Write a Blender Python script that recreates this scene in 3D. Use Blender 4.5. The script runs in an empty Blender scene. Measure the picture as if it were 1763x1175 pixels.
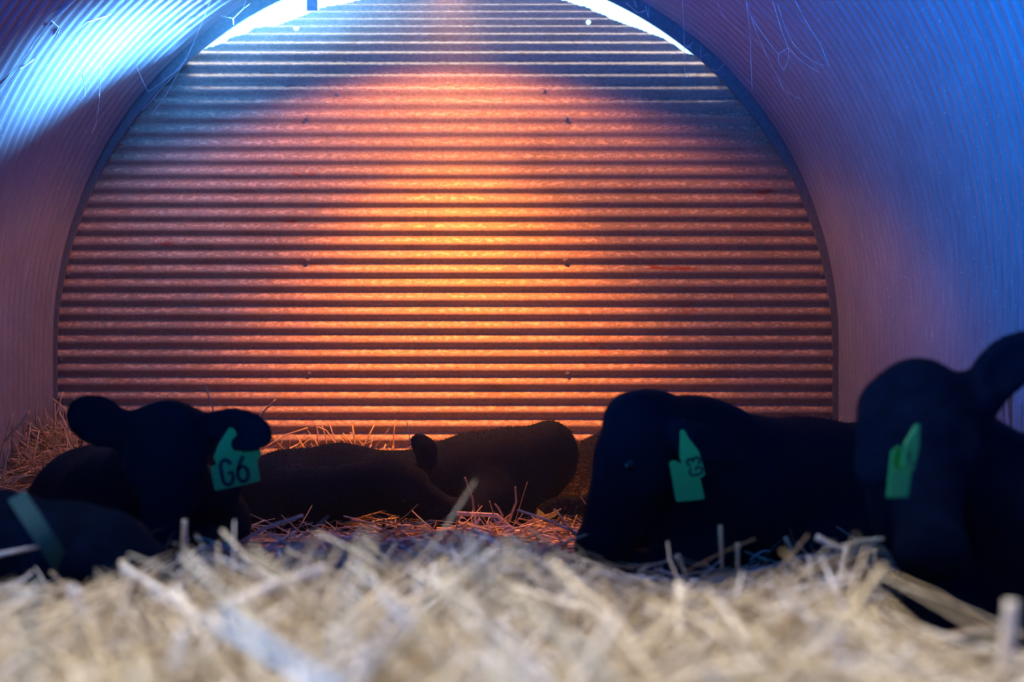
import bpy, bmesh, math, random
import numpy as np
from mathutils import Vector, Matrix, noise as mnoise

SC = bpy.context.scene
COL = SC.collection
rng = np.random.default_rng(7)
random.seed(7)

# ------------------------------------------------------------------ camera
W, H = 1763, 1175
FOC = 50.0 / 36.0 * W                  # focal length in pixels
VX, VY = 881.5, 790.0                  # where the horizontal view axis meets the frame
cd = bpy.data.cameras.new('camera')
cam = bpy.data.objects.new('camera', cd)
COL.objects.link(cam)
cam.location = (0, 0, 0)
cam.rotation_euler = (math.pi / 2, 0, 0)
cd.lens = 50
cd.sensor_width = 36
cd.shift_y = (VY - H / 2) / W
cd.clip_start = 0.05
cd.dof.use_dof = True
cd.dof.focus_distance = 6.4
cd.dof.aperture_fstop = 1.85
cd.dof.aperture_blades = 9
SC.camera = cam

# ------------------------------------------------------------------ view and sky
SC.view_settings.view_transform = 'Standard'
SC.view_settings.look = 'None'
SC.view_settings.gamma = 1
SC.view_settings.use_curve_mapping = False
SC.view_settings.exposure = 0.0

world = bpy.data.worlds.new('sky')
SC.world = world
world.use_nodes = True
wn = world.node_tree
wn.nodes.clear()
w_out = wn.nodes.new('ShaderNodeOutputWorld')
w_bg = wn.nodes.new('ShaderNodeBackground')
w_geo = wn.nodes.new('ShaderNodeTexCoord')
w_sep = wn.nodes.new('ShaderNodeSeparateXYZ')
w_ramp = wn.nodes.new('ShaderNodeValToRGB')
w_map = wn.nodes.new('ShaderNodeMapRange')
wn.links.new(w_geo.outputs['Generated'], w_sep.inputs[0])
wn.links.new(w_sep.outputs['Y'], w_map.inputs['Value'])
w_map.inputs['From Min'].default_value = -1
w_map.inputs['From Max'].default_value = 1
wn.links.new(w_map.outputs[0], w_ramp.inputs[0])
e = w_ramp.color_ramp.elements
e[0].position = 0.56
e[0].color = (0.001, 0.025, 0.120, 1)   # dusk-blue side behind the camera
e[1].position = 0.80
e[1].color = (1.0, 1.0, 1.0, 1)         # bright sky behind the shelter
wn.links.new(w_ramp.outputs[0], w_bg.inputs['Color'])
w_bg.inputs['Strength'].default_value = 4.5
w_tint = wn.nodes.new('ShaderNodeMix')
w_tint.data_type = 'RGBA'
w_tint.blend_type = 'MULTIPLY'
w_tint.inputs['Factor'].default_value = 1
wn.links.new(w_ramp.outputs[0], w_tint.inputs['A'])
w_tint.inputs['B'].default_value = (0.24, 0.55, 1.0, 1)
wn.links.new(w_tint.outputs['Result'], w_bg.inputs['Color'])
wn.links.new(w_bg.outputs[0], w_out.inputs['Surface'])


def sun(name, travel, strength, color, angle):
    l = bpy.data.lights.new(name, 'SUN')
    l.energy = strength
    l.color = color
    l.angle = math.radians(angle)
    o = bpy.data.objects.new(name, l)
    COL.objects.link(o)
    o.rotation_euler = Vector(travel).normalized().to_track_quat('-Z', 'Y').to_euler()
    o.location = (0, -3, 6)
    return o


# daylight over the mouth of the shelter, blue sky low on the left, added blue fills from the right and from below
sun('daylight_above', (0.32, 0.0, -1.0), 6.5, (1.0, 0.93, 0.87), 38)
sun('blue_sky_left', (0.78, 0.60, 0.20), 11.0, (0.002, 0.30, 1.0), 30)
sun('blue_fill_right', (-0.72, 0.62, 0.34), 2.2, (0.003, 0.22, 1.0), 40)  # added fill that turns the upper left of the arch blue
sun('blue_up_fill', (0.05, 0.95, 0.345), 6.0, (0.002, 0.17, 1.0), 15)  # added upward fill that turns the upper end wall and roof blue
# patch of bright sky behind the shelter, to the right, shining in through the gaps under the roof
al = bpy.data.lights.new('sky_behind_shelter', 'AREA')
al.shape = 'DISK'
al.size = 0.6
al.spread = math.radians(15)
al.energy = 560
al.color = (0.16, 0.52, 1.0)
ao = bpy.data.objects.new('sky_behind_shelter', al)
COL.objects.link(ao)
ao.location = (1.43, 9.50, 3.47)
ao.rotation_euler = (Vector((-1.00, 7.90, 2.53)) - ao.location).to_track_quat('-Z', 'Y').to_euler()

# ------------------------------------------------------------------ helpers


def P(px, py, Y):
    """point seen at pixel (px, py) of the frame at depth Y"""
    return Vector(((px - VX) * Y / FOC, Y, (VY - py) * Y / FOC))


def tag(o, label=None, cat=None, group=None, kind=None):
    if label:
        o['label'] = label
    if cat:
        o['category'] = cat
    if group:
        o['group'] = group
    if kind:
        o['kind'] = kind
    return o


def mesh_obj(name, verts, faces, mat, parent=None, smooth=True):
    me = bpy.data.meshes.new(name)
    verts = np.asarray(verts, np.float32)
    if isinstance(faces, np.ndarray):
        nf, k = faces.shape
        me.vertices.add(len(verts))
        me.vertices.foreach_set('co', verts.ravel())
        me.loops.add(nf * k)
        me.loops.foreach_set('vertex_index', faces.astype(np.int32).ravel())
        me.polygons.add(nf)
        me.polygons.foreach_set('loop_start', np.arange(0, nf * k, k, dtype=np.int32))
        me.polygons.foreach_set('loop_total', np.full(nf, k, np.int32))
        me.update(calc_edges=True)
    else:
        me.from_pydata([tuple(map(float, v)) for v in verts], [], faces)
        me.update()
    if smooth:
        me.polygons.foreach_set('use_smooth', np.ones(len(me.polygons), bool))
    me.materials.append(mat)
    o = bpy.data.objects.new(name, me)
    COL.objects.link(o)
    if parent is not None:
        o.parent = parent
        o.matrix_parent_inverse = parent.matrix_world.inverted()
    return o


def empty(name, loc):
    o = bpy.data.objects.new(name, None)
    COL.objects.link(o)
    o.location = loc
    o.matrix_world = Matrix.Translation(loc)
    return o


def new_mat(name):
    m = bpy.data.materials.new(name)
    m.use_nodes = True
    nt = m.node_tree
    return m, nt, nt.nodes['Principled BSDF'], nt.nodes['Material Output']


def noise_node(nt, scale, detail=4, rough=0.6, vec=None, stretch=None):
    n = nt.nodes.new('ShaderNodeTexNoise')
    n.inputs['Scale'].default_value = scale
    n.inputs['Detail'].default_value = detail
    n.inputs['Roughness'].default_value = rough
    tc = nt.nodes.new('ShaderNodeTexCoord')
    src = tc.outputs['Object']
    if stretch:
        mp = nt.nodes.new('ShaderNodeMapping')
        mp.inputs['Scale'].default_value = stretch
        nt.links.new(src, mp.inputs[0])
        src = mp.outputs[0]
    nt.links.new(src, n.inputs['Vector'])
    return n


def ramp(nt, src, stops):
    r = nt.nodes.new('ShaderNodeValToRGB')
    els = r.color_ramp.elements
    while len(els) < len(stops):
        els.new(0.5)
    for el, (p, c) in zip(els, stops):
        el.position = p
        el.color = (*c, 1) if len(c) == 3 else c
    nt.links.new(src, r.inputs[0])
    return r


def mixc(nt, fac, a, b, mode='MIX'):
    m = nt.nodes.new('ShaderNodeMix')
    m.data_type = 'RGBA'
    m.blend_type = mode
    for sock, v in (('Factor', fac), ('A', a), ('B', b)):
        if isinstance(v, (int, float)):
            m.inputs[sock].default_value = v
        elif isinstance(v, tuple):
            m.inputs[sock].default_value = (*v, 1)
        else:
            nt.links.new(v, m.inputs[sock])
    return m.outputs['Result']


# ------------------------------------------------------------------ materials
def mat_wall():
    m, nt, b, out = new_mat('rusty_end_sheet')
    n1 = noise_node(nt, 3.0, 5, 0.65)
    base = ramp(nt, n1.outputs[0], [(0.30, (0.28, 0.225, 0.180)), (0.50, (0.32, 0.258, 0.205)), (0.72, (0.26, 0.195, 0.150))])
    n2 = noise_node(nt, 90, 3, 0.7, stretch=(0.6, 1, 1))
    grit = ramp(nt, n2.outputs[0], [(0.30, (0.62, 0.60, 0.58)), (0.55, (1, 1, 1)), (0.70, (1.25, 1.22, 1.2))])
    c = mixc(nt, 1.0, base.outputs[0], grit.outputs[0], 'MULTIPLY')
    # dust lying on the upward faces of the corrugations
    geo = nt.nodes.new('ShaderNodeNewGeometry')
    sx = nt.nodes.new('ShaderNodeSeparateXYZ')
    nt.links.new(geo.outputs['Normal'], sx.inputs[0])
    n3 = noise_node(nt, 55, 4, 0.75, stretch=(0.55, 1, 1))
    add = nt.nodes.new('ShaderNodeMath')
    add.operation = 'MULTIPLY_ADD'
    nt.links.new(sx.outputs['Z'], add.inputs[0])
    add.inputs[1].default_value = 0.35
    nt.links.new(n3.outputs[0], add.inputs[2])
    dust = ramp(nt, add.outputs[0], [(0.69, (0, 0, 0)), (0.78, (1, 1, 1))])
    c = mixc(nt, dust.outputs[0], c, (0.58, 0.48, 0.37))
    # rust scabs
    n4 = noise_node(nt, 2.3, 5, 0.62, stretch=(0.8, 1, 3.2))
    rust = ramp(nt, n4.outputs[0], [(0.665, (0, 0, 0)), (0.69, (1, 1, 1))])
    c = mixc(nt, rust.outputs[0], c, (0.30, 0.075, 0.035))
    n5 = noise_node(nt, 60, 2, 0.5)
    pits = ramp(nt, n5.outputs[0], [(0.23, (1, 1, 1)), (0.27, (0, 0, 0))])
    c = mixc(nt, pits.outputs[0], c, (0.10, 0.05, 0.04))
    nt.links.new(c, b.inputs['Base Color'])
    b.inputs['Roughness'].default_value = 0.62
    b.inputs['Metallic'].default_value = 0.0
    b.inputs['Specular IOR Level'].default_value = 0.12
    bp = nt.nodes.new('ShaderNodeBump')
    bp.inputs['Strength'].default_value = 0.35
    bp.inputs['Distance'].default_value = 0.004
    nt.links.new(n3.outputs[0], bp.inputs['Height'])
    nt.links.new(bp.outputs[0], b.inputs['Normal'])
    # two punched nail holes near the top edge of the sheet, open to the sky
    tc = nt.nodes.new('ShaderNodeTexCoord')
    mx = None
    for hp, rad in HOLES:
        d = nt.nodes.new('ShaderNodeVectorMath')
        d.operation = 'DISTANCE'
        nt.links.new(tc.outputs['Object'], d.inputs[0])
        d.inputs[1].default_value = hp
        lt = nt.nodes.new('ShaderNodeMath')
        lt.operation = 'LESS_THAN'
        nt.links.new(d.outputs['Value'], lt.inputs[0])
        lt.inputs[1].default_value = rad
        if mx is None:
            mx = lt.outputs[0]
        else:
            a = nt.nodes.new('ShaderNodeMath')
            a.operation = 'MAXIMUM'
            nt.links.new(mx, a.inputs[0])
            nt.links.new(lt.outputs[0], a.inputs[1])
            mx = a.outputs[0]
    tr = nt.nodes.new('ShaderNodeBsdfTransparent')
    ms = nt.nodes.new('ShaderNodeMixShader')
    nt.links.new(mx, ms.inputs[0])
    nt.links.new(b.outputs[0], ms.inputs[1])
    nt.links.new(tr.outputs[0], ms.inputs[2])
    nt.links.new(ms.outputs[0], out.inputs['Surface'])
    return m


def mat_arch():
    m, nt, b, out = new_mat('blue_grey_galvanised_arch')
    n1 = noise_node(nt, 1.6, 5, 0.6)
    base = ramp(nt, n1.outputs[0], [(0.3, (0.14, 0.18, 0.27)), (0.7, (0.20, 0.24, 0.34))])
    n2 = noise_node(nt, 70, 3, 0.7, stretch=(0.12, 1.6, 0.12))
    streak = ramp(nt, n2.outputs[0], [(0.3, (0.72, 0.72, 0.74)), (0.6, (1, 1, 1)), (0.75, (1.18, 1.18, 1.18))])
    c = mixc(nt, 1.0, base.outputs[0], streak.outputs[0], 'MULTIPLY')
    n3 = noise_node(nt, 120, 2, 0.6)
    spk = ramp(nt, n3.outputs[0], [(0.68, (0, 0, 0)), (0.76, (1, 1, 1))])
    c = mixc(nt, spk.outputs[0], c, (0.75, 0.76, 0.78))
    # dark drip stains low down
    n4 = noise_node(nt, 9, 4, 0.6, stretch=(0.5, 2.2, 0.35))
    tc = nt.nodes.new('ShaderNodeTexCoord')
    sx = nt.nodes.new('ShaderNodeSeparateXYZ')
    nt.links.new(tc.outputs['Object'], sx.inputs[0])
    mr = nt.nodes.new('ShaderNodeMapRange')
    mr.inputs['From Min'].default_value = 0.55
    mr.inputs['From Max'].default_value = 0.15
    mr.inputs['To Min'].default_value = -0.2
    mr.inputs['To Max'].default_value = 0.06
    nt.links.new(sx.outputs['Z'], mr.inputs['Value'])
    ad = nt.nodes.new('ShaderNodeMath')
    nt.links.new(n4.outputs[0], ad.inputs[0])
    nt.links.new(mr.outputs[0], ad.inputs[1])
    st = ramp(nt, ad.outputs[0], [(0.62, (0, 0, 0)), (0.66, (1, 1, 1))])
    c = mixc(nt, st.outputs[0], c, (0.07, 0.07, 0.075))
    nt.links.new(c, b.inputs['Base Color'])
    b.inputs['Roughness'].default_value = 0.55
    b.inputs['Metallic'].default_value = 0.1
    return m


def mat_flat(name, col, rough=0.6, metal=0.0, nscale=40, var=0.25, spec=0.5):
    m, nt, b, out = new_mat(name)
    n = noise_node(nt, nscale, 4, 0.6)
    lo = tuple(v * (1 - var) for v in col)
    hi = tuple(min(1, v * (1 + var)) for v in col)
    r = ramp(nt, n.outputs[0], [(0.3, lo), (0.7, hi)])
    nt.links.new(r.outputs[0], b.inputs['Base Color'])
    b.inputs['Roughness'].default_value = rough
    b.inputs['Metallic'].default_value = metal
    b.inputs['Specular IOR Level'].default_value = spec
    return m


def mat_straw():
    m, nt, b, out = new_mat('oat_straw')
    at = nt.nodes.new('ShaderNodeAttribute')
    at.attribute_name = 'tone'
    r = ramp(nt, at.outputs['Fac'], [(0.0, (0.30, 0.20, 0.085)), (0.35, (0.52, 0.40, 0.20)), (0.7, (0.70, 0.58, 0.36)), (1.0, (0.86, 0.80, 0.66))])
    n = noise_node(nt, 60, 3, 0.6)
    g = ramp(nt, n.outputs[0], [(0.3, (0.75, 0.73, 0.7)), (0.65, (1.05, 1.05, 1.05))])
    c = mixc(nt, 1.0, r.outputs[0], g.outputs[0], 'MULTIPLY')
    nt.links.new(c, b.inputs['Base Color'])
    b.inputs['Roughness'].default_value = 0.5
    b.inputs['Specular IOR Level'].default_value = 0.4
    return m


JOINT_Z = (VY - 203) * 7.7 / FOC       # lap joint below the leaning top sheet
HOLES = []                             # filled once the sheet profile is known

M_TRIM = mat_flat('dark_steel_rim', (0.13, 0.14, 0.16), 0.6, 0.3)
M_STEEL = mat_flat('dull_zinc', (0.20, 0.19, 0.19), 0.55, 0.3)
M_HOOD = mat_flat('lamp_hood_steel', (0.30, 0.30, 0.31), 0.45, 0.6)
M_COAT = mat_flat('black_cattle_coat', (0.0012, 0.0046, 0.0130), 0.85, 0, 30, 0.3, 0.03)
M_FUR_LIT = mat_flat('lamplit_brown_hair', (0.055, 0.034, 0.026), 0.55, 0, 30, 0.4, 0.3)  # lamp light put into the colour: brown copy of the black hair
M_FURB = mat_flat('jet_black_cattle_hair', (0.0010, 0.0022, 0.0055), 0.85, 0, 30, 0.4, 0.08)
M_EYE = mat_flat('dark_wet_eye', (0.004, 0.004, 0.005), 0.22, 0, 30, 0.1, 0.35)
M_TAG = mat_flat('green_tag_plastic', (0.035, 0.40, 0.085), 0.5, 0, 30, 0.06)
M_TAGY = mat_flat('yellow_tag_plastic', (0.85, 0.80, 0.06), 0.5, 0, 30, 0.06)
M_INK = mat_flat('black_tag_ink', (0.004, 0.004, 0.006), 0.6, 0, 30, 0.1)
M_COLLAR = mat_flat('teal_webbing', (0.004, 0.050, 0.040), 0.85, 0, 200, 0.25)
M_WEB = mat_flat('dusty_cobweb', (0.75, 0.77, 0.80), 0.7, 0, 200, 0.2)
M_ARCH = mat_arch()
M_STRAW = mat_straw()
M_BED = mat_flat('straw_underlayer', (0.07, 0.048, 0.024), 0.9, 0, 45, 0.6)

# ------------------------------------------------------------------ the shelter
AX, AZ, AR = (768 - VX) * 7.7 / FOC, (VY - 589) * 7.7 / FOC, 675 * 7.7 / FOC      # arch circle
IX, IZ, IR = (766 - VX) * 7.7 / FOC, (VY - 606) * 7.7 / FOC, 668 * 7.7 / FOC      # inner edge of the rim
PITCH = 24.25 * 7.7 / FOC
MOUTH, BACK, GROUND = 2.62, 7.70, -0.75


def arch_panel(name, a0, a1, n, foot=False):
    """corrugated sheet bent round the hoop between two angles; corrugations follow the hoop"""
    per = 10
    ny = int(round((BACK - MOUTH) / PITCH)) * per
    ys = np.linspace(MOUTH, BACK, ny + 1)
    amp = 0.0065 * np.cos((BACK - ys) / PITCH * 2 * np.pi)
    ang = np.linspace(a0, a1, n + 1)
    ring = [(AX + AR * math.cos(a), AZ + AR * math.sin(a), math.cos(a), math.sin(a)) for a in ang]
    if foot:
        s = math.copysign(1, math.cos(a0))
        ring = [(AX + s * AR, z, s, 0.0) for z in np.linspace(GROUND, AZ, 8)[:-1]] + ring
    R = np.array(ring)
    X = R[:, 0][:, None] + R[:, 2][:, None] * amp[None]
    Z = R[:, 1][:, None] + R[:, 3][:, None] * amp[None]
    Y = np.broadcast_to(ys[None], X.shape)
    V = np.stack([X, Y, Z], -1).reshape(-1, 3)
    nr, nc = X.shape
    i = np.arange(nr - 1)[:, None] * nc + np.arange(nc - 1)[None]
    F = np.stack([i, i + 1, i + nc + 1, i + nc], -1).reshape(-1, 4)
    o = mesh_obj(name, V, F, M_ARCH)
    return tag(o, kind='structure')


A1 = math.radians(38)
arch_r = arch_panel('wall_right', 0, A1, 26, foot=True)
arch_l = arch_panel('wall_left', math.pi, math.pi - A1, 26, foot=True)
arch_c = arch_panel('ceiling', A1, math.pi - A1, 76)
arch_r['label'] = 'right side of the curved corrugated shelter, washed in blue light'
arch_l['label'] = 'left side of the curved corrugated shelter, brownish in the lamp light'
arch_c['label'] = 'curved corrugated roof of the shelter, lit blue beside the gaps'

# end wall: three flat lapped sheets with horizontal corrugations, the top one bent outwards at the top
WALL_Y = 7.735


def sheet_path(s):
    """(Y, Z) of the sheet mid-plane at height-along-sheet s (s = z up to the lap joint)"""
    if s <= JOINT_Z:
        return WALL_Y, s, 0.0
    k = math.radians(42) / (8.0 * PITCH)
    t = (s - JOINT_Z)
    a = k * t
    if t > 8 * PITCH:
        a = math.radians(42)
        ex = t - 8 * PITCH
        return WALL_Y + (1 - math.cos(a)) / k + ex * math.sin(a), JOINT_Z + math.sin(a) / k + ex * math.cos(a), a
    return WALL_Y + (1 - math.cos(a)) / k, JOINT_Z + math.sin(a) / k, a


ps = np.arange(-0.5, JOINT_Z + 15 * PITCH, PITCH / 12)
path = np.array([sheet_path(s) for s in ps])
phase = (ps - JOINT_Z) / PITCH * 2 * np.pi
wrap = np.mod((phase - 0.6) / (2 * np.pi), 1.0)
wave = 0.0115 * np.cos(np.where(wrap < 0.6, wrap / 0.6 * np.pi, np.pi + (wrap - 0.6) / 0.4 * np.pi))
# profile points: displaced along the sheet normal (towards the camera = -Y, tilting up as it leans)
PY = path[:, 0] - wave * np.cos(path[:, 2])
PZ = path[:, 1] + wave * np.sin(path[:, 2])
# lower lip of the gap, traced in frame pixels on the leaning sheet
lip = [(300, 112), (335, 98), (360, 83), (378, 80), (400, 66), (423, 60), (433, 51), (445, 48.5), (470, 46), (500, 35), (526, 24), (547, 15),
       (600, 4), (640, -4), (700, -10), (769, -14), (850, -11), (920, -4), (965, 0), (990, 7), (1010, 13), (1030, 22), (1060, 36), (1100, 50), (1145, 69), (1180, 92), (1230, 112)]
lx = np.array([p[0] for p in lip], float)
ly = np.array([p[1] for p in lip], float)
pyimg = VY - PZ * FOC / PY             # image row of every profile point
xs = np.arange(AX - AR - 0.02, AX + AR + 0.03, 0.0125)
cols = []
for x in xs:
    pxl = VX + x * FOC / 7.9
    top = np.interp(pxl, lx, ly, left=-999, right=-999)
    if top == -999:
        top = 589 - math.sqrt(max(0, 690 ** 2 - min(690, abs(pxl - 768)) ** 2)) - 6
    # last profile index whose row is still below the lip
    cols.append(max(2, int(np.searchsorted(-pyimg, -top))))
nz = len(ps)
dent = np.array([[0.003 * mnoise.noise(Vector((x * 1.7, s * 1.3, 3.3))) for s in ps] for x in xs])
V = np.stack([np.repeat(xs[:, None], nz, 1), np.repeat(PY[None], len(xs), 0) + dent, np.repeat(PZ[None], len(xs), 0)], -1)
F = []
for i in range(len(xs) - 1):
    for j in range(nz - 1):
        if j + 1 <= max(cols[i], cols[i + 1]):
            F.append((i * nz + j, (i + 1) * nz + j, (i + 1) * nz + j + 1, i * nz + j + 1))
# pull the top row of every column exactly to the lip
V2 = V.copy()
for i in range(len(xs)):
    c = min(cols[i], nz - 1)
    V2[i, c:, :] = V[i, c, :]
F = np.array(F)
keep = []
Vf = V2.reshape(-1, 3)
d = np.abs(Vf[F[:, 0]] - Vf[F[:, 3]]).sum(1) + np.abs(Vf[F[:, 1]] - Vf[F[:, 2]]).sum(1)
F = F[d > 1e-6]


def on_sheet(px, py):
    """point of the end wall's surface seen at a pixel"""
    j = int(np.argmin(np.abs(pyimg - py)))
    return Vector(((px - VX) * PY[j] / FOC, float(PY[j]), float(PZ[j])))


for hx, hy, hr in ((510, 48, 0.017), (1013, 37, 0.014)):
    HOLES.append((tuple(on_sheet(hx, hy)), hr))
M_WALL = mat_wall()
wall = mesh_obj('wall_back', Vf, F, M_WALL)
tag(wall, 'corrugated end wall of the shelter glowing orange under the heat lamp', None, kind='structure')

# bolts along the lap joints and up the rim
bolt_px = [(530, 204), (974, 204), (530, 448), (973, 448), (533, 643), (977, 643), (147, 352), (117, 472), (106, 618),
           (1372, 328), (1415, 471), (1428, 618), (1297, 206), (228, 206), (771, 143), (582, 160), (936, 156), (494, 147)]


def make_bolt(loc):
    bm = bmesh.new()
    bmesh.ops.create_cone(bm, cap_ends=True, segments=14, radius1=0.013, radius2=0.012, depth=0.003, matrix=Matrix.Rotation(math.pi / 2, 4, 'X'))
    bmesh.ops.create_cone(bm, cap_ends=True, segments=6, radius1=0.008, radius2=0.0075, depth=0.012, matrix=Matrix.Translation((0, -0.005, 0)) @ Matrix.Rotation(math.pi / 2, 4, 'X'))
    me = bpy.data.meshes.new('bolt')
    bm.to_mesh(me)
    bm.free()
    me.materials.append(M_STEEL)
    return me


bolt_me = make_bolt(None)
for px, py in bolt_px:
    b = bpy.data.objects.new('bolt', bolt_me)
    COL.objects.link(b)
    b.parent = wall
    p = on_sheet(px, py)
    b.location = p + Vector((0, -0.003, 0))

# dark steel rim between the arch and the end wall
n = 140
va, fa = [], []
angs = np.linspace(0, math.pi, n + 1)
outer = [(AX + AR + 0.01, GROUND)] + [(AX + (AR + 0.01) * math.cos(a), AZ + (AR + 0.01) * math.sin(a)) for a in angs] + [(AX - AR - 0.01, GROUND)]
inner = [(IX + IR, GROUND)] + [(IX + IR * math.cos(a), IZ + IR * math.sin(a)) for a in angs] + [(IX - IR, GROUND)]
for (ox, oz), (ix, iz) in zip(outer, inner):
    va += [(ox, BACK - 0.004, oz), (ix, BACK - 0.004, iz), (ix, BACK + 0.012, iz), (ox, BACK + 0.012, oz)]
for i in range(len(outer) - 1):
    a, b2 = 4 * i, 4 * i + 4
    for k in range(4):
        fa.append((a + k, a + (k + 1) % 4, b2 + (k + 1) % 4, b2 + k))
for sd_ in (1, -1):  # unseen flange added behind the rim to block light leaking past the sheet
    zz = [GROUND] + [AZ + (AR + 0.012) * math.sin(a) for a in np.linspace(0, math.radians(48), 40)]
    xx = [AX + sd_ * (AR + 0.012)] + [AX + sd_ * (AR + 0.012) * math.cos(a) for a in np.linspace(0, math.radians(48), 40)]
    b0 = len(va)
    for x_, z_ in zip(xx, zz):
        va += [(x_, BACK, z_), (x_, BACK + 0.45, z_)]
    for i in range(len(xx) - 1):
        fa.append((b0 + 2 * i, b0 + 2 * i + 1, b0 + 2 * i + 3, b0 + 2 * i + 2))
    # added light-blocking flange, its end turned in behind the sheet
    b0 = len(va)
    for x_, z_ in zip(xx, zz):
        va += [(x_, BACK + 0.45, z_), (x_ - sd_ * 0.25, BACK + 0.45, z_)]
    for i in range(len(xx) - 1):
        fa.append((b0 + 2 * i, b0 + 2 * i + 1, b0 + 2 * i + 3, b0 + 2 * i + 2))
rim = mesh_obj('trim_1', va, fa, M_TRIM, smooth=False)
tag(rim, 'dark steel rim where the curved roof meets the end wall', kind='structure')
# short bracket crossing the gap
bm = bmesh.new()
c = P(538, -2, BACK + 0.03)
bmesh.ops.create_cube(bm, size=1, matrix=Matrix.Translation(c) @ Matrix.Diagonal((0.062, 0.006, 0.13, 1)))
bmesh.ops.bevel(bm, geom=bm.edges[:], offset=0.002, segments=1, affect='EDGES')
me = bpy.data.meshes.new('bracket')
bm.to_mesh(me)
bm.free()
me.materials.append(mat_flat('pale_zinc_bracket', (0.25, 0.33, 0.42), 0.5, 0.2))
br = bpy.data.objects.new('bracket', me)
COL.objects.link(br)
br.parent = rim

# thin dust hanging in the air inside
M_HAZE, nt_, b_, o_ = new_mat('dusty_air')
nt_.nodes.remove(b_)
vs_ = nt_.nodes.new('ShaderNodeVolumeScatter')
vs_.inputs['Color'].default_value = (0.55, 0.80, 1.0, 1)
vs_.inputs['Density'].default_value = 0.018
vs_.inputs['Anisotropy'].default_value = 0.55
nt_.links.new(vs_.outputs[0], o_.inputs['Volume'])
bm = bmesh.new()
bmesh.ops.create_cube(bm, size=1, matrix=Matrix.Translation((AX, 5.2, 1.05)) @ Matrix.Diagonal((2 * AR - 0.06, 4.9, 3.5, 1)))
me = bpy.data.meshes.new('haze')
bm.to_mesh(me)
bm.free()
me.materials.append(M_HAZE)
hz = bpy.data.objects.new('haze', me)
COL.objects.link(hz)
tag(hz, 'thin bluish dust haze filling the shelter', 'haze', kind='stuff')

# ------------------------------------------------------------------ bedding surface


def bed_z(x, y):
    z = -0.300
    z += 0.035 * mnoise.noise(Vector((x * 1.6, y * 1.6, 0.4))) + 0.015 * mnoise.noise(Vector((x * 5, y * 5, 2.4)))
    t = min(1, max(0, (y - 6.55) / 0.95))
    z += 0.27 * t * t * (3 - 2 * t)                                    # banked against the end wall
    for edge in (AX - AR, AX + AR):
        t = max(0, 1 - abs(x - edge) / 0.45) * min(1, max(0, (y - 4.2) / 1.5))
        z += 0.20 * t * t
    z -= 0.19 * math.exp(-((x - 1.05) / 0.42) ** 2 - ((y - 2.75) / 0.65) ** 2)    # hollow where the right-hand calf lies
    z += 0.07 * math.exp(-((x - 0.74) / 0.16) ** 2 - ((y - 3.3) / 0.3) ** 2)            # tuft beside it
    z -= 0.03 * math.exp(-((x - 0.35) / 0.45) ** 2 - ((y - 4.0) / 0.5) ** 2)
    return z


gx = np.linspace(-2.6, 2.0, 116)
gy = np.linspace(0.5, 7.9, 150)
G = np.array([[bed_z(x, y) for y in gy] for x in gx])
V = np.stack([np.repeat(gx[:, None], len(gy), 1), np.repeat(gy[None], len(gx), 0), G - 0.02], -1).reshape(-1, 3)
i = np.arange(len(gx) - 1)[:, None] * len(gy) + np.arange(len(gy) - 1)[None]
F = np.stack([i, i + len(gy), i + len(gy) + 1, i + 1], -1).reshape(-1, 4)
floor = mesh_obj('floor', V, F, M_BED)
tag(floor, 'trodden straw-covered ground inside the shelter', kind='structure')


def bed_np(x, y):
    """bilinear lookup of the bedding surface"""
    fx = np.clip((x - gx[0]) / (gx[1] - gx[0]), 0, len(gx) - 1.001)
    fy = np.clip((y - gy[0]) / (gy[1] - gy[0]), 0, len(gy) - 1.001)
    ix, iy = fx.astype(int), fy.astype(int)
    u, v = fx - ix, fy - iy
    return G[ix, iy] * (1 - u) * (1 - v) + G[ix + 1, iy] * u * (1 - v) + G[ix, iy + 1] * (1 - u) * v + G[ix + 1, iy + 1] * u * v


def stems_mesh(base, dirv, length, width, bend, tone, segs=3):
    """many straws at once: flattened four-sided tubes with a bend"""
    n = len(base)
    up = np.zeros_like(dirv)
    up[:, 2] = 1
    side = np.cross(dirv, up)
    bad = np.linalg.norm(side, axis=1) < 1e-3
    side[bad] = (1, 0, 0)
    side /= np.linalg.norm(side, axis=1, keepdims=True)
    roll = rng.uniform(0, np.pi, n)
    nor = np.cross(side, dirv)
    s2 = side * np.cos(roll)[:, None] + nor * np.sin(roll)[:, None]
    n2 = -side * np.sin(roll)[:, None] + nor * np.cos(roll)[:, None]
    V = np.zeros((n, segs + 1, 4, 3), np.float32)
    for k in range(segs + 1):
        t = k / segs
        c = base + dirv * (length * t)[:, None] + bend * (t * t) * length[:, None]
        w = width * (1.0 - 0.35 * t)
        th = w * 0.45
        V[:, k, 0] = c + s2 * (w / 2)[:, None]
        V[:, k, 1] = c + n2 * (th / 2)[:, None]
        V[:, k, 2] = c - s2 * (w / 2)[:, None]
        V[:, k, 3] = c - n2 * (th / 2)[:, None]
    idx = np.arange(n * (segs + 1) * 4).reshape(n, segs + 1, 4)
    F = []
    for k in range(segs):
        for q in range(4):
            r = (q + 1) % 4
            F.append(np.stack([idx[:, k, q], idx[:, k, r], idx[:, k + 1, r], idx[:, k + 1, q]], -1))
    F.append(idx[:, 0, ::-1])
    F.append(idx[:, segs])
    F = np.concatenate(F)
    T = np.repeat(tone, (segs + 1) * 4)
    return V.reshape(-1, 3), F, T


def set_tone(o, T):
    a = o.data.attributes.new('tone', 'FLOAT', 'POINT')
    a.data.foreach_set('value', np.asarray(T, np.float32))


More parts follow.
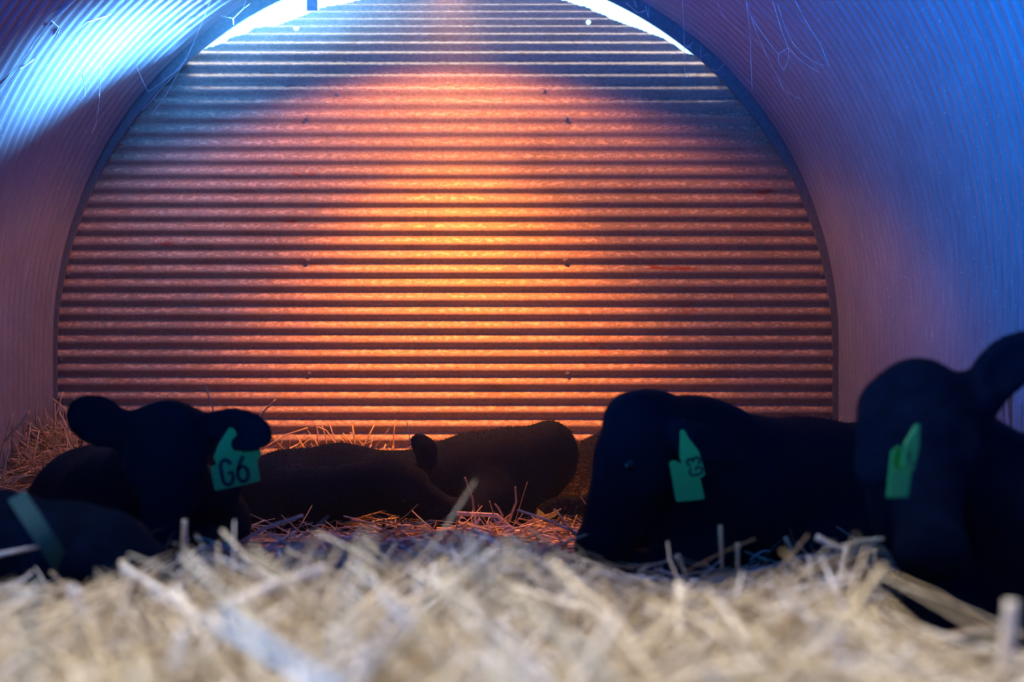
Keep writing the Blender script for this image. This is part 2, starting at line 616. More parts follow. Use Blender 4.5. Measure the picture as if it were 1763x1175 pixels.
def scatter(n, ymin, ymax, xlim, tilt, lmin, lmax, power=1.0):
    y = ymin + (ymax - ymin) * rng.random(n) ** power
    x = rng.uniform(-1, 1, n) * (0.40 * y + 0.15)
    x = np.clip(x, *xlim)
    z = bed_np(x, y) + rng.uniform(-0.04, 0.045, n)
    az = rng.uniform(0, 2 * np.pi, n)
    el = np.abs(rng.normal(0, tilt, n))
    d = np.stack([np.cos(az) * np.cos(el), np.sin(az) * np.cos(el), np.sin(el)], -1)
    L = rng.uniform(lmin, lmax, n)
    w = 0.003 + 0.010 * rng.random(n) ** 1.7
    bend = rng.normal(0, 0.12, (n, 3))
    bend[:, 2] -= 0.1 * np.sin(el)
    tone = np.clip(rng.normal(0.48, 0.28, n), 0, 1)
    tone[rng.random(n) < 0.07] = 1.0
    return np.stack([x, y, z], -1), d, L, w, bend, tone


parts = [scatter(5200, 0.9, 3.0, (-2, 1.7), 0.42, 0.08, 0.32),
         scatter(9500, 2.6, 5.6, (-2.2, 1.65), 0.36, 0.06, 0.28),
         scatter(8000, 5.2, 7.65, (-2.40, 1.70), 0.25, 0.05, 0.22),
         scatter(700, 1.2, 3.6, (-2, 1.6), 0.9, 0.05, 0.13)]
# straw pushed up along the end wall and into the back left corner
for n_, x0, x1, y0, y1, zj in ((380, -2.42, -1.9, 6.9, 7.66, 0.09), (260, -1.9, -0.6, 7.3, 7.66, 0.03), (160, -0.25, 0.05, 5.7, 5.95, 0.03)):
    b_, d_, L_, w_, be_, t_ = scatter(n_, y0, y1, (-9, 9), 0.8, 0.06, 0.24)
    b_[:, 0] = rng.uniform(x0, x1, n_)
    b_[:, 2] = bed_np(b_[:, 0], b_[:, 1]) + rng.uniform(-0.02, zj, n_)
    d_[:, 1] = -np.abs(d_[:, 1]) * 0.6
    d_ /= np.linalg.norm(d_, axis=1, keepdims=True)
    d_[:, 0] *= np.where(b_[:, 0] < -2.2, -0.3 * np.sign(d_[:, 0] - 2), 1)
    parts.append((b_, d_, L_, w_, be_, t_))
B_, D_, L_, W_, BE_, T_ = (np.concatenate([p[k] for p in parts]) for k in range(6))
# the bedding's upper edge dips where the calves lie: thin out straws reaching over it
cx_ = np.array([0, 100, 200, 380, 480, 560, 700, 800, 950, 1050, 1150, 1300, 1400, 1520, 1536, 1763], float)
cy_ = np.array([1000, 1005, 975, 930, 940, 915, 925, 905, 935, 1000, 1005, 985, 945, 935, 1110, 1125], float)
tp = B_ + D_ * L_[:, None] + BE_ * L_[:, None]
over = np.zeros(len(B_), bool)
for q_ in (B_, tp):
    qx, qy = VX + q_[:, 0] * FOC / q_[:, 1], VY - q_[:, 2] * FOC / q_[:, 1]
    over |= (qy < np.interp(qx, cx_, cy_)) & (q_[:, 1] < np.where(qx > 1530, 3.3, 5.5))
win_ = (B_[:, 1] > 5.3) & (B_[:, 1] < 6.1) & (np.abs(VX + B_[:, 0] * FOC / B_[:, 1] - 875) < 100)
over |= win_ & (D_[:, 2] > 0.25)
slack_ = np.abs(rng.normal(0, 26, len(B_)))
flat_ = over & ((rng.random(len(B_)) < 0.75) | win_)
D_[flat_, 2] *= 0.08
D_ /= np.linalg.norm(D_, axis=1, keepdims=True)
BE_[flat_] *= 0.4
B_[flat_, 2] = bed_np(B_[flat_, 0], B_[flat_, 1]) - 0.012
tp = B_ + D_ * L_[:, None] + BE_ * L_[:, None]
over[:] = False
for q_ in (B_, tp):
    qx, qy = VX + q_[:, 0] * FOC / q_[:, 1], VY - q_[:, 2] * FOC / q_[:, 1]
    over |= (qy < np.interp(qx, cx_, cy_) - slack_) & (q_[:, 1] < np.where(qx > 1530, 3.3, np.where((qx > 330) & (qx < 780), 6.0, 5.1)))
keep_ = ~over | ((rng.random(len(B_)) < 0.05) & (B_[:, 1] > 2.3))
B_, D_, L_, W_, BE_, T_ = (q_[keep_] for q_ in (B_, D_, L_, W_, BE_, T_))
V, F, T = stems_mesh(B_, D_, L_, W_, BE_, T_)
V[:, 1] = np.minimum(V[:, 1], 7.69)
V[:, 0] = np.clip(V[:, 0], AX - AR + 0.015, AX + AR - 0.015)
bed = mesh_obj('straw_bedding', V, F, M_STRAW, smooth=False)
set_tone(bed, T)
tag(bed, 'deep loose straw bedding spread over the whole floor', 'straw', kind='stuff')

# ------------------------------------------------------------------ heat lamp over the back (just above the frame)
LX, LY, LZ = -0.33, 6.80, 2.42
L_AX = Vector((0.0, 0.22, -0.975)).normalized()
lamp = empty('heat_lamp', (LX, LY, LZ))
tag(lamp, 'hooded heat lamp hanging on a chain under the curved roof', 'lamp')


def lathe(prof, n=36):
    v, f = [], []
    for r, z in prof:
        for k in range(n):
            a = 2 * math.pi * k / n
            v.append((r * math.cos(a), r * math.sin(a), z))
    for i in range(len(prof) - 1):
        for k in range(n):
            f.append((i * n + k, i * n + (k + 1) % n, (i + 1) * n + (k + 1) % n, (i + 1) * n + k))
    return v, f


rot = (-L_AX).to_track_quat('Z', 'Y').to_matrix().to_4x4()
base_m = Matrix.Translation((LX, LY, LZ)) @ rot
hv, hf = lathe([(0.115, -0.005), (0.118, 0.0), (0.105, 0.06), (0.07, 0.11), (0.035, 0.125), (0.033, 0.19), (0.0, 0.192)])
h = mesh_obj('hood', [base_m @ Vector(v) for v in hv], hf, M_HOOD, lamp)
bv, bf = lathe([(0.0, 0.045), (0.03, 0.048), (0.045, 0.065), (0.04, 0.09), (0.02, 0.12), (0.0, 0.122)])
M_BULB, nt_, b_p, o_ = new_mat('glowing_bulb')
b_p.inputs['Base Color'].default_value = (0.8, 0.2, 0.05, 1)
b_p.inputs['Emission Color'].default_value = (1, 0.35, 0.08, 1)
b_p.inputs['Emission Strength'].default_value = 4
mesh_obj('bulb', [base_m @ Vector(v) for v in bv], bf, M_BULB, lamp)
ctop = base_m @ Vector((0, 0, 0.19))
zt = AZ + math.sqrt(AR ** 2 - (ctop.x - AX) ** 2)
bm = bmesh.new()
nl = int((zt - ctop.z) / 0.022)
for k in range(nl + 1):
    z = ctop.z + (zt - ctop.z) * k / nl
    mt = Matrix.Translation((ctop.x, ctop.y, z)) @ Matrix.Rotation(math.pi / 2 * (k % 2), 4, 'Z') @ Matrix.Rotation(math.pi / 2, 4, 'X') @ Matrix.Diagonal((0.7, 1.25, 1, 1))
    ring = []
    for a in range(12):
        aa = 2 * math.pi * a / 12
        ring.append([bm.verts.new(mt @ Vector(((0.011 + 0.0022 * math.cos(bb)) * math.cos(aa), (0.011 + 0.0022 * math.cos(bb)) * math.sin(aa), 0.0022 * math.sin(bb)))) for bb in np.linspace(0, 2 * np.pi, 6)[:-1]])
    for a in range(12):
        for q in range(5):
            bm.faces.new((ring[a][q], ring[(a + 1) % 12][q], ring[(a + 1) % 12][(q + 1) % 5], ring[a][(q + 1) % 5]))
me = bpy.data.meshes.new('chain')
bm.to_mesh(me)
bm.free()
me.materials.append(M_STEEL)
ch = bpy.data.objects.new('chain', me)
COL.objects.link(ch)
ch.parent = lamp
ch.matrix_parent_inverse = lamp.matrix_world.inverted()


def spot(name, energy, cone, blend, color, axis, size=0.05):
    l = bpy.data.lights.new(name, 'SPOT')
    l.energy = energy
    l.color = color
    l.spot_size = math.radians(cone)
    l.spot_blend = blend
    l.shadow_soft_size = size
    o = bpy.data.objects.new(name, l)
    COL.objects.link(o)
    o.location = Vector((LX, LY, LZ)) + L_AX * 0.03
    o.rotation_euler = Vector(axis).normalized().to_track_quat('-Z', 'Y').to_euler()
    return o


spot('heat_lamp_spill', 175, 131, 0.26, (1.0, 0.29, 0.06), L_AX)
spot('heat_lamp_beam', 800, 80, 1.0, (1.0, 0.235, 0.03), (0.0, 0.25, -0.968))
spot('added_side_spot', 600, 42, 0.9, (1.0, 0.235, 0.03), (0.50, -0.80, -2.62))  # extra spot added to brighten the straw and the hidden calf's flank

# ------------------------------------------------------------------ calves: smooth distance-field bodies
class Field:
    def __init__(self, h=0.012, k=0.03):
        self.h, self.k, self.prims = h, k, []

    def cone(self, p0, r0, p1, r1, k=None):
        self.prims.append(('c', np.array(p0, float), r0, np.array(p1, float), r1, k or self.k))
        return self

    def chain(self, pts, k=None):
        for (a, ra), (b, rb) in zip(pts[:-1], pts[1:]):
            self.cone(a, ra, b, rb, k)
        return self

    def ell(self, c, radii, axes=None, k=None, sub=False):
        A = np.eye(3) if axes is None else np.array([np.array(a, float) / np.linalg.norm(a) for a in axes])
        self.prims.append(('s' if sub else 'e', np.array(c, float), np.array(radii, float), A, None, k or self.k))
        return self

    def bounds(self):
        lo, hi = np.full(3, 1e9), np.full(3, -1e9)
        for p in self.prims:
            if p[0] == 'c':
                for c, r in ((p[1], p[2]), (p[3], p[4])):
                    lo = np.minimum(lo, c - r)
                    hi = np.maximum(hi, c + r)
            elif p[0] == 'e':
                r = p[2].max()
                lo = np.minimum(lo, p[1] - r)
                hi = np.maximum(hi, p[1] + r)
        return lo - 0.04, hi + 0.04

    def build(self):
        lo, hi = self.bounds()
        h = self.h
        dims = np.ceil((hi - lo) / h).astype(int) + 1
        ax = [lo[i] + h * np.arange(dims[i]) for i in range(3)]
        X, Y, Z = np.meshgrid(*ax, indexing='ij')
        Q = np.stack([X, Y, Z], -1).astype(np.float32)
        f = None
        for p in self.prims:
            if p[0] == 'c':
                ba = p[3] - p[1]
                t = np.clip(((Q - p[1]) @ ba) / max(1e-9, ba @ ba), 0, 1)
                d = np.linalg.norm(Q - p[1] - t[..., None] * ba, axis=-1) - (p[2] + (p[4] - p[2]) * t)
            else:
                q = (Q - p[1]) @ p[3].T
                k0 = np.linalg.norm(q / p[2], axis=-1)
                k1 = np.linalg.norm(q / (p[2] ** 2), axis=-1) + 1e-9
                d = k0 * (k0 - 1) / k1
            k = p[5]
            if f is None:
                f = d
            elif p[0] == 's':
                hh = np.clip(0.5 - 0.5 * (f + d) / k, 0, 1)
                f = f * (1 - hh) - d * hh + k * hh * (1 - hh)
            else:
                hh = np.clip(0.5 + 0.5 * (f - d) / k, 0, 1)
                f = f * (1 - hh) + d * hh - k * hh * (1 - hh)
        return surface_net(f, lo, h)


def surface_net(f, lo, h):
    nx, ny, nz = f.shape
    ins = f < 0
    acc = np.zeros((nx - 1, ny - 1, nz - 1, 3), np.float32)
    cnt = np.zeros((nx - 1, ny - 1, nz - 1), np.float32)

    def sl(o):
        return tuple(slice(o[i], o[i] + (nx, ny, nz)[i] - 1) for i in range(3))
    for a in range(3):
        b, c = [q for q in range(3) if q != a]
        for ob in (0, 1):
            for oc in (0, 1):
                o0 = [0, 0, 0]
                o0[b], o0[c] = ob, oc
                o1 = list(o0)
                o1[a] = 1
                f0, f1 = f[sl(o0)], f[sl(o1)]
                m = (f0 < 0) != (f1 < 0)
                t = np.where(m, f0 / np.where(m, f0 - f1, 1), 0)
                pt = np.zeros_like(acc)
                pt[..., b], pt[..., c] = ob, oc
                pt[..., a] = t
                acc += pt * m[..., None]
                cnt += m
    act = cnt > 0
    idx = np.full(act.shape, -1, np.int64)
    idx[act] = np.arange(act.sum())
    cell = np.argwhere(act)
    V = lo + h * (cell + acc[act] / cnt[act][:, None])
    F = []
    for a in range(3):
        b, c = (a + 1) % 3, (a + 2) % 3
        s0 = [slice(None)] * 3
        s1 = [slice(None)] * 3
        s0[a], s1[a] = slice(0, -1), slice(1, None)
        m = ins[tuple(s0)] != ins[tuple(s1)]
        e = np.argwhere(m)
        e = e[(e[:, b] > 0) & (e[:, c] > 0) & (e[:, b] < f.shape[b] - 1) & (e[:, c] < f.shape[c] - 1)]
        quad = []
        for db, dc in ((-1, -1), (0, -1), (0, 0), (-1, 0)):
            q = e.copy()
            q[:, b] += db
            q[:, c] += dc
            quad.append(idx[q[:, 0], q[:, 1], q[:, 2]])
        quad = np.stack(quad, -1)
        flip = ~ins[e[:, 0], e[:, 1], e[:, 2]]
        quad[flip] = quad[flip][:, ::-1]
        F.append(quad)
    F = np.concatenate(F)
    F = F[(F >= 0).all(1)]
    return V, F


def unit(v):
    v = np.array(v, float)
    return v / np.linalg.norm(v)


def head(fld, poll, f, u, s=1.0, ears=((1, None), (-1, None)), horn=True):
    """add a polled calf's head; poll = top of the head, f = towards the muzzle, u = out of the forehead.
    ears: (side, (dir, normal, length, width)). Returns eye spots."""
    poll = np.array(poll, float)
    f = unit(f)
    u = unit(np.array(u, float) - f * np.dot(u, f))
    r = np.cross(f, u)

    def q(a, b, c):
        return poll + s * (a * f + b * u + c * r)
    A = (f, u, r)
    fld.ell(q(0.09, -0.080, 0), s * np.array((0.125, 0.095, 0.110)), A)
    fld.ell(q(0.015, -0.035, 0), s * np.array((0.060, 0.060, 0.075)), A)
    fld.cone(q(0.13, -0.082, 0), 0.092 * s, q(0.33, -0.082, 0), 0.062 * s)
    fld.ell(q(0.375, -0.085, 0), s * np.array((0.055, 0.062, 0.074)), A)
    fld.cone(q(0.09, -0.150, 0), 0.070 * s, q(0.34, -0.125, 0), 0.040 * s)
    for sd in (-1, 1):
        fld.ell(q(0.150, -0.045, sd * 0.080), s * np.array((0.045, 0.030, 0.035)), A, k=0.02)
        fld.ell(q(0.16, -0.11, sd * 0.065), s * np.array((0.075, 0.07, 0.045)), A)
    for sd, spec in ears:
        if spec is None:
            continue
        d, nrm, ln, wd = spec
        d = unit(d)
        nrm = unit(np.array(nrm, float) - d * np.dot(nrm, d))
        w = np.cross(d, nrm)
        b0 = q(0.035, -0.055, sd * 0.085)
        fld.cone(b0, 0.040, b0 + d * ln * 0.28, 0.032, k=0.03)
        fld.ell(b0 + d * ln * 0.58, (ln * 0.50, 0.022, wd), (d, nrm, w), k=0.02)
        fld.ell(b0 + d * ln * 0.62 + nrm * 0.024, (ln * 0.36, 0.018, wd * 0.62), (d, nrm, w), k=0.012, sub=True)
    for sd in (-1, 1):
        fld.ell(q(0.425, -0.070, sd * 0.036), s * np.array((0.016, 0.014, 0.012)), A, k=0.008, sub=True)
    return [q(0.155, -0.058, sd * 0.104) for sd in (-1, 1)], s


def ball(name, c, r, mat, parent):
    bm = bmesh.new()
    bmesh.ops.create_uvsphere(bm, u_segments=18, v_segments=12, radius=r, matrix=Matrix.Translation(Vector(c)))
    me = bpy.data.meshes.new(name)
    bm.to_mesh(me)
    bm.free()
    for p in me.polygons:
        p.use_smooth = True
    me.materials.append(mat)
    o = bpy.data.objects.new(name, me)
    COL.objects.link(o)
    o.parent = parent
    return o


def fur_on(V, F, n, length, parent, lean=(0, 0, -0.4), where=None, mat=None):
    tri = V[F]
    cen = tri.mean(1)
    nor = np.cross(tri[:, 2] - tri[:, 0], tri[:, 3] - tri[:, 1])
    area = np.linalg.norm(nor, axis=1)
    nor /= area[:, None] + 1e-12
    wgt = area.copy()
    if where is not None:
        wgt *= where(cen, nor)
    pick = rng.choice(len(F), n, p=wgt / wgt.sum())
    uv = rng.random((n, 2))
    q = tri[pick]
    p = (q[:, 0] * ((1 - uv[:, 0]) * (1 - uv[:, 1]))[:, None] + q[:, 1] * (uv[:, 0] * (1 - uv[:, 1]))[:, None]
         + q[:, 2] * (uv[:, 0] * uv[:, 1])[:, None] + q[:, 3] * ((1 - uv[:, 0]) * uv[:, 1])[:, None])
    nn = nor[pick]
    d = nn * 0.75 + np.array(lean) + rng.normal(0, 0.30, (n, 3))
    d /= np.linalg.norm(d, axis=1, keepdims=True)
    L = rng.uniform(0.55, 1.25, n) * length
    sd = np.cross(d, rng.normal(0, 1, (n, 3)))
    sd /= np.linalg.norm(sd, axis=1, keepdims=True)
    w = 0.0009
    p0 = p - nn * 0.003
    mid = p0 + d * (L * 0.5)[:, None]
    tip = p0 + d * L[:, None] + np.array((0, 0, -0.12)) * L[:, None]
    VV = np.stack([p0 + sd * w, p0 - sd * w, mid + sd * w * 0.8, mid - sd * w * 0.8, tip], 1).reshape(-1, 3)
    b = np.arange(n)[:, None] * 5
    FF = np.concatenate([b + np.array([[0, 1, 3]]), b + np.array([[0, 3, 2]]), b + np.array([[2, 3, 4]])])
    o = mesh_obj('fur', VV, FF, mat or M_FURB, parent)
    tag(o, kind='stuff')
    return o


def plate(name, pts, thick, mat, parent, bevel=0.0012):
    """thin moulded plate through 3D outline points"""
    pts = [Vector(p) for p in pts]
    nrm = Vector((0, 0, 0))
    for i in range(len(pts)):
        nrm += (pts[i] - pts[0]).cross(pts[(i + 1) % len(pts)] - pts[0])
    nrm.normalize()
    if nrm.y > 0:
        nrm = -nrm
    bm = bmesh.new()
    vs = [bm.verts.new(p + nrm * thick / 2) for p in pts]
    fc = bm.faces.new(vs)
    ex = bmesh.ops.extrude_face_region(bm, geom=[fc])
    bmesh.ops.translate(bm, verts=[g for g in ex['geom'] if isinstance(g, bmesh.types.BMVert)], vec=-nrm * thick)
    bmesh.ops.recalc_face_normals(bm, faces=bm.faces[:])
    bmesh.ops.bevel(bm, geom=bm.edges[:], offset=bevel, segments=2, affect='EDGES')
    me = bpy.data.meshes.new(name)
    bm.to_mesh(me)
    bm.free()
    me.materials.append(mat)
    o = bpy.data.objects.new(name, me)
    COL.objects.link(o)
    o.parent = parent
    return o, nrm


def rounded(px, rad=4, n=4):
    """round the corners of a pixel outline"""
    out = []
    m = len(px)
    for i in range(m):
        a, b, c = (np.array(px[(i + q) % m], float) for q in (-1, 0, 1))
        d0, d1 = a - b, c - b
        l0, l1 = np.linalg.norm(d0), np.linalg.norm(d1)
        t = min(rad, l0 * 0.4, l1 * 0.4)
        p0, p1 = b + d0 / l0 * t, b + d1 / l1 * t
        for k in range(n + 1):
            u = k / n
            out.append(tuple((1 - u) ** 2 * p0 + 2 * u * (1 - u) * b + u * u * p1))
    return out


def stroke_text(name, strokes, origin, ex, ey, nrm, w, mat, parent, off=0.0026):
    """lettering raised a hair from a tag: each glyph a set of polylines in (0..1, 0..1) cells"""
    bm = bmesh.new()
    for line in strokes:
        L = [Vector(origin) + ex * x + ey * y + nrm * off for x, y in line]
        prev = None
        for i, p in enumerate(L):
            t = (L[min(i + 1, len(L) - 1)] - L[max(i - 1, 0)]).normalized()
            sd = t.cross(nrm).normalized() * w / 2
            q = [bm.verts.new(p + sd), bm.verts.new(p - sd), bm.verts.new(p - sd + nrm * 0.0006), bm.verts.new(p + sd + nrm * 0.0006)]
            if prev:
                for k in range(4):
                    bm.faces.new((prev[k], prev[(k + 1) % 4], q[(k + 1) % 4], q[k]))
            else:
                bm.faces.new(q)
            prev = q
        bm.faces.new(prev)
    bmesh.ops.recalc_face_normals(bm, faces=bm.faces[:])
    me = bpy.data.meshes.new(name)
    bm.to_mesh(me)
    bm.free()
    me.materials.append(mat)
    o = bpy.data.objects.new(name, me)
    COL.objects.link(o)
    o.parent = parent
    return o


def arc(cx, cy, rx, ry, a0, a1, n=12):
    return [(cx + rx * math.cos(math.radians(a0 + (a1 - a0) * k / n)), cy + ry * math.sin(math.radians(a0 + (a1 - a0) * k / n))) for k in range(n + 1)]


def glyph(ch, x0, wd=0.42):
    """condensed letter in a cell of height 1 starting at x0"""
    def m(pts):
        return [(x0 + wd * x, y) for x, y in pts]
    if ch == 'G':
        return [m(arc(0.5, 0.72, 0.5, 0.28, 10, 180) + arc(0.5, 0.28, 0.5, 0.28, 180, 360) + [(1, 0.46), (0.55, 0.46)])]
    if ch == '6':
        return [m([(0.85, 1.0), (0.45, 0.78)] + arc(0.5, 0.30, 0.5, 0.30, 150, 510, 20))]
    if ch == '3':
        return [m(arc(0.5, 0.75, 0.48, 0.25, 170, -80) + [(0.45, 0.52)]), m([(0.45, 0.52)] + arc(0.5, 0.26, 0.5, 0.26, 85, -170))]
    return []


def calf(name, label, fld, base, eyes=None):
    root = empty(name, base)
    tag(root, label, 'calf', 'black calves lying in the straw')
    V, F = fld.build()
    body = mesh_obj('body', V, F, M_COAT, root)
    if eyes:
        for e_ in eyes[0]:
            ey = ball('eye', e_, 0.018 * eyes[1], M_EYE, root)
            ey.matrix_parent_inverse = root.matrix_world.inverted()
    return root, V, F


def fixp(o, root):
    o.matrix_parent_inverse = root.matrix_world.inverted()
    return o


# --- calf facing the camera on the left, tag G6
Y0 = 4.1
fl = Field(0.011, 0.035)
eyes = head(fl, P(287, 709, Y0), (0.02, -0.40, -0.92), (0.0, -0.92, 0.40), 1.02,
            ears=((1, None), (-1, None)))
# ears set by hand from their outlines
ea0, ea1 = P(222, 752, Y0 + 0.05), P(119, 700, Y0 + 0.03)
d_ = np.array(ea1 - ea0)
ln = np.linalg.norm(d_)
d_ /= ln
nr = unit(np.array((0.10, -1, 0.15)) - d_ * np.dot((0.10, -1, 0.15), d_))
wv = np.cross(d_, nr)
fl.cone(P(245, 745, Y0 + 0.07), 0.052, P(205, 735, Y0 + 0.05), 0.045)
fl.ell(ea0 + Vector(d_) * ln * 0.52, (ln * 0.50, 0.024, 0.074), (d_, nr, wv), k=0.025)
fl.ell(ea0 + Vector(d_) * ln * 0.55 + Vector(nr) * 0.026, (ln * 0.36, 0.018, 0.036), (d_, nr, wv), k=0.012, sub=True)
ea0, ea1 = P(352, 722, Y0 + 0.11), P(466, 757, Y0 - 0.20)
d_ = np.array(ea1 - ea0)
ln = np.linalg.norm(d_)
d_ /= ln
nr = unit(np.array((-0.1, -1, 0.15)) - d_ * np.dot((-0.1, -1, 0.15), d_))
wv = np.cross(d_, nr)
fl.cone(P(332, 745, Y0 + 0.07), 0.050, P(372, 733, Y0 + 0.07), 0.036)
fl.ell(ea0 + Vector(d_) * ln * 0.54, (ln * 0.47, 0.022, 0.062), (d_, nr, wv), k=0.025)
fl.ell(ea0 + Vector(d_) * ln * 0.57 + Vector(nr) * 0.024, (ln * 0.34, 0.017, 0.032), (d_, nr, wv), k=0.012, sub=True)
# neck, shoulder, barrel and rump running back to the left
fl.ell(P(288, 722, Y0 + 0.08), (0.100, 0.08, 0.050), k=0.03)
fl.chain([(P(325, 765, Y0 + 0.14), 0.085), (P(350, 830, Y0 + 0.26), 0.12)], k=0.05)
fl.chain([(P(285, 790, Y0 + 0.12), 0.125), (P(262, 850, Y0 + 0.35), 0.165), (P(220, 892, 4.65), 0.225), (P(170, 888, 5.0), 0.235), (P(137, 890, 5.3), 0.205)], k=0.06)
fl.chain([(P(300, 860, 4.45), 0.15), (P(350, 905, 4.5), 0.15)], k=0.06)
fl.ell(P(235, 935, 4.45), (0.20, 0.20, 0.16), k=0.06)                                   # brisket
for sx, dx in ((-1, -0.15), (1, 0.17)):
    k0 = P(255, 960, 4.35) + Vector((dx, 0, 0))
    fl.chain([(k0, 0.085), (k0 + Vector((dx * 0.4, -0.22, -0.03)), 0.058), (k0 + Vector((dx * 0.5, -0.02, -0.075)), 0.045)], k=0.04)
fl.chain([(P(100, 945, 5.2), 0.13), (P(75, 970, 4.85), 0.075), (P(95, 975, 4.65), 0.05)], k=0.05)   # folded hind leg
c_g6, V, F = calf('calf', 'black calf facing the camera at the left, wearing the green tag G6', fl, P(240, 960, 4.6), eyes)
fur_on(V, F, 9000, 0.012, c_g6)
tg = plate('ear_tag', [P(x, y, 4.02) for x, y in rounded([(395, 736), (403, 738), (410, 752), (424, 768), (446, 771), (452, 780), (443, 793), (448, 829), (370, 846), (362, 804), (374, 801), (367, 788), (378, 762)], 4)], 0.003, M_TAG, c_g6)
fixp(tg[0], c_g6)
tg[0]['label'] = 'green ear tag marked G6'
ex = (P(447, 829, 4.02) - P(370, 846, 4.02)).normalized()
ey = (P(362, 804, 4.02) - P(370, 846, 4.02)).normalized()
hgt = 43 * 4.02 / FOC
o_ = P(386, 837, 4.02)
st = [[(x * hgt, y * hgt) for x, y in ln_] for ln_ in glyph('G', 0) + [[(x, y) for x, y in l2] for l2 in glyph('6', 0.62)]]
lt = stroke_text('lettering', st, o_, ex, ey, tg[1], 0.0115, M_INK, tg[0])
lt['label'] = 'black characters G6'

# --- calf asleep by the end wall, head curled back along its flank
fl = Field(0.012, 0.04)
fl.chain([(P(410, 888, 6.35), 0.215), (P(500, 868, 6.35), 0.235), (P(585, 850, 6.42), 0.218), (P(700, 866, 6.42), 0.222), (P(815, 838, 6.35), 0.230), (P(882, 820, 6.25), 0.215)], k=0.045)
fl.ell(P(945, 785, 6.25), (0.130, 0.17, 0.155), k=0.06)                       # hip
fl.chain([(P(850, 880, 6.1), 0.17), (P(800, 905, 5.95), 0.09), (P(870, 925, 5.9), 0.055)], k=0.06)   # folded hind leg
fl.chain([(P(480, 860, 6.25), 0.17), (P(540, 860, 5.98), 0.125), (P(650, 835, 5.88), 0.105)], k=0.06)   # neck bent round
fl.chain([(P(470, 900, 6.1), 0.10), (P(520, 925, 5.95), 0.06), (P(600, 930, 5.95), 0.05)], k=0.05)
eyes = head(fl, P(665, 795, 5.88), (0.86, 0.0, -0.48), (0.1, -0.55, 0.8), 0.92)
d_ = unit((-0.25, 0.0, 1.0))
fl.cone(P(735, 795, 6.05), 0.045, P(732, 775, 6.05), 0.042)
fl.ell(P(729, 768, 6.05), (0.066, 0.020, 0.046), ((-0.8, 0, 0.6), (0.1, -1, 0), (0.6, 0, 0.8)), k=0.02)
c_b, V, F = calf('calf', 'black calf asleep against the end wall, rump to the right, one ear showing', fl, P(700, 930, 6.2), eyes)
fur_on(V, F, 26000, 0.020, c_b)

# --- calf behind the tag-G3 calf, its flank caught by the lamp
fl = Field(0.012, 0.04)
fl.chain([(P(1066, 850, 6.72), 0.30), (P(1200, 850, 6.8), 0.31), (P(1350, 850, 6.85), 0.28)], k=0.07)
fl.chain([(P(1065, 860, 6.55), 0.19), (P(1050, 880, 6.3), 0.12)], k=0.07)
fl.chain([(P(1090, 905, 6.4), 0.12), (P(1040, 925, 6.2), 0.07), (P(1100, 930, 6.1), 0.05)], k=0.05)
eyes = head(fl, P(1040, 862, 6.12), (0.25, -0.75, -0.5), (0.0, -0.5, 0.85), 0.8)
d_ = unit((-1, -0.1, -0.42))
fl.cone(P(1018, 868, 6.08), 0.045, P(978, 873, 6.0), 0.036)
fl.ell(P(955, 876, 5.97), (0.085, 0.020, 0.045), (d_, (0, -1, 0.25), (-0.42, 0.2, 1)), k=0.02)
c_d, V, F = calf('calf', 'black calf mostly hidden behind others, brown fur lit by the lamp', fl, P(1120, 930, 6.5), eyes)
fur_on(V, F, 30000, 0.018, c_d, lean=(-0.15, -0.3, -0.3), mat=M_FUR_LIT, where=lambda c, n_: (c[:, 0] < 0.75) * (np.clip(0.2 - n_[:, 1] - n_[:, 0], 0.02, 2)))
t1 = plate('ear_tag', [P(x, y, 5.93) for x, y in rounded([(926, 876), (937, 884), (938, 890), (931, 908), (920, 912), (917, 905), (923, 890)], 2)], 0.003, M_TAGY, c_d)
t2 = plate('ear_tag', [P(x, y, 5.92) for x, y in rounded([(936, 887), (950, 884), (961, 879), (963, 883), (956, 890), (939, 898)], 2)], 0.003, M_TAGY, c_d)
for t_ in (t1, t2):
    fixp(t_[0], c_d)
t1[0]['label'] = 'yellow ear tag hanging down into the straw'
t2[0]['label'] = 'yellow ear tag turned sideways'

# --- calf in profile on the right, tag G3
Y0 = 4.2
fl = Field(0.012, 0.04)
poll = P(1066, 700, Y0)
hf_ = np.array((-0.36, -0.15, -0.92))
eyes = head(fl, poll, hf_, (-0.93, -0.15, 0.33), 1.12)
fl.ell(P(1108, 728, Y0 + 0.02), (0.095, 0.10, 0.08), k=0.05)                 # poll and brow
fl.chain([(P(1130, 745, Y0 + 0.10), 0.125), (P(1185, 800, Y0 + 0.22), 0.19), (P(1265, 860, 4.55), 0.265), (P(1385, 868, 4.75), 0.275), (P(1500, 865, 4.9), 0.26), (P(1560, 868, 5.0), 0.22)], k=0.07)
fl.ell(P(1205, 735, Y0 + 0.22), (0.14, 0.10, 0.075), k=0.07)                # crest of the neck
fl.ell(P(1180, 930, Y0 + 0.25), (0.20, 0.18, 0.15), k=0.06)
d_ = unit((1.0, 0.15, -0.45))
fl.cone(P(1150, 745, Y0 - 0.02), 0.045, P(1190, 752, Y0 - 0.10), 0.038)
fl.ell(P(1225, 768, Y0 - 0.10), (0.105, 0.022, 0.055), (d_, (0.1, -1, 0.1), (0.45, 0.1, 1)), k=0.02)
for dy in (-0.12, 0.16):
    k0 = P(1190, 965, Y0 + 0.2) + Vector((0, dy, 0))
    fl.chain([(k0, 0.09), (k0 + Vector((-0.20, -0.06, -0.03)), 0.06), (k0 + Vector((0.03, -0.08, -0.06)), 0.045)], k=0.05)
fl.chain([(P(1460, 915, 4.6), 0.14), (P(1400, 950, 4.4), 0.08), (P(1480, 965, 4.4), 0.05)], k=0.05)
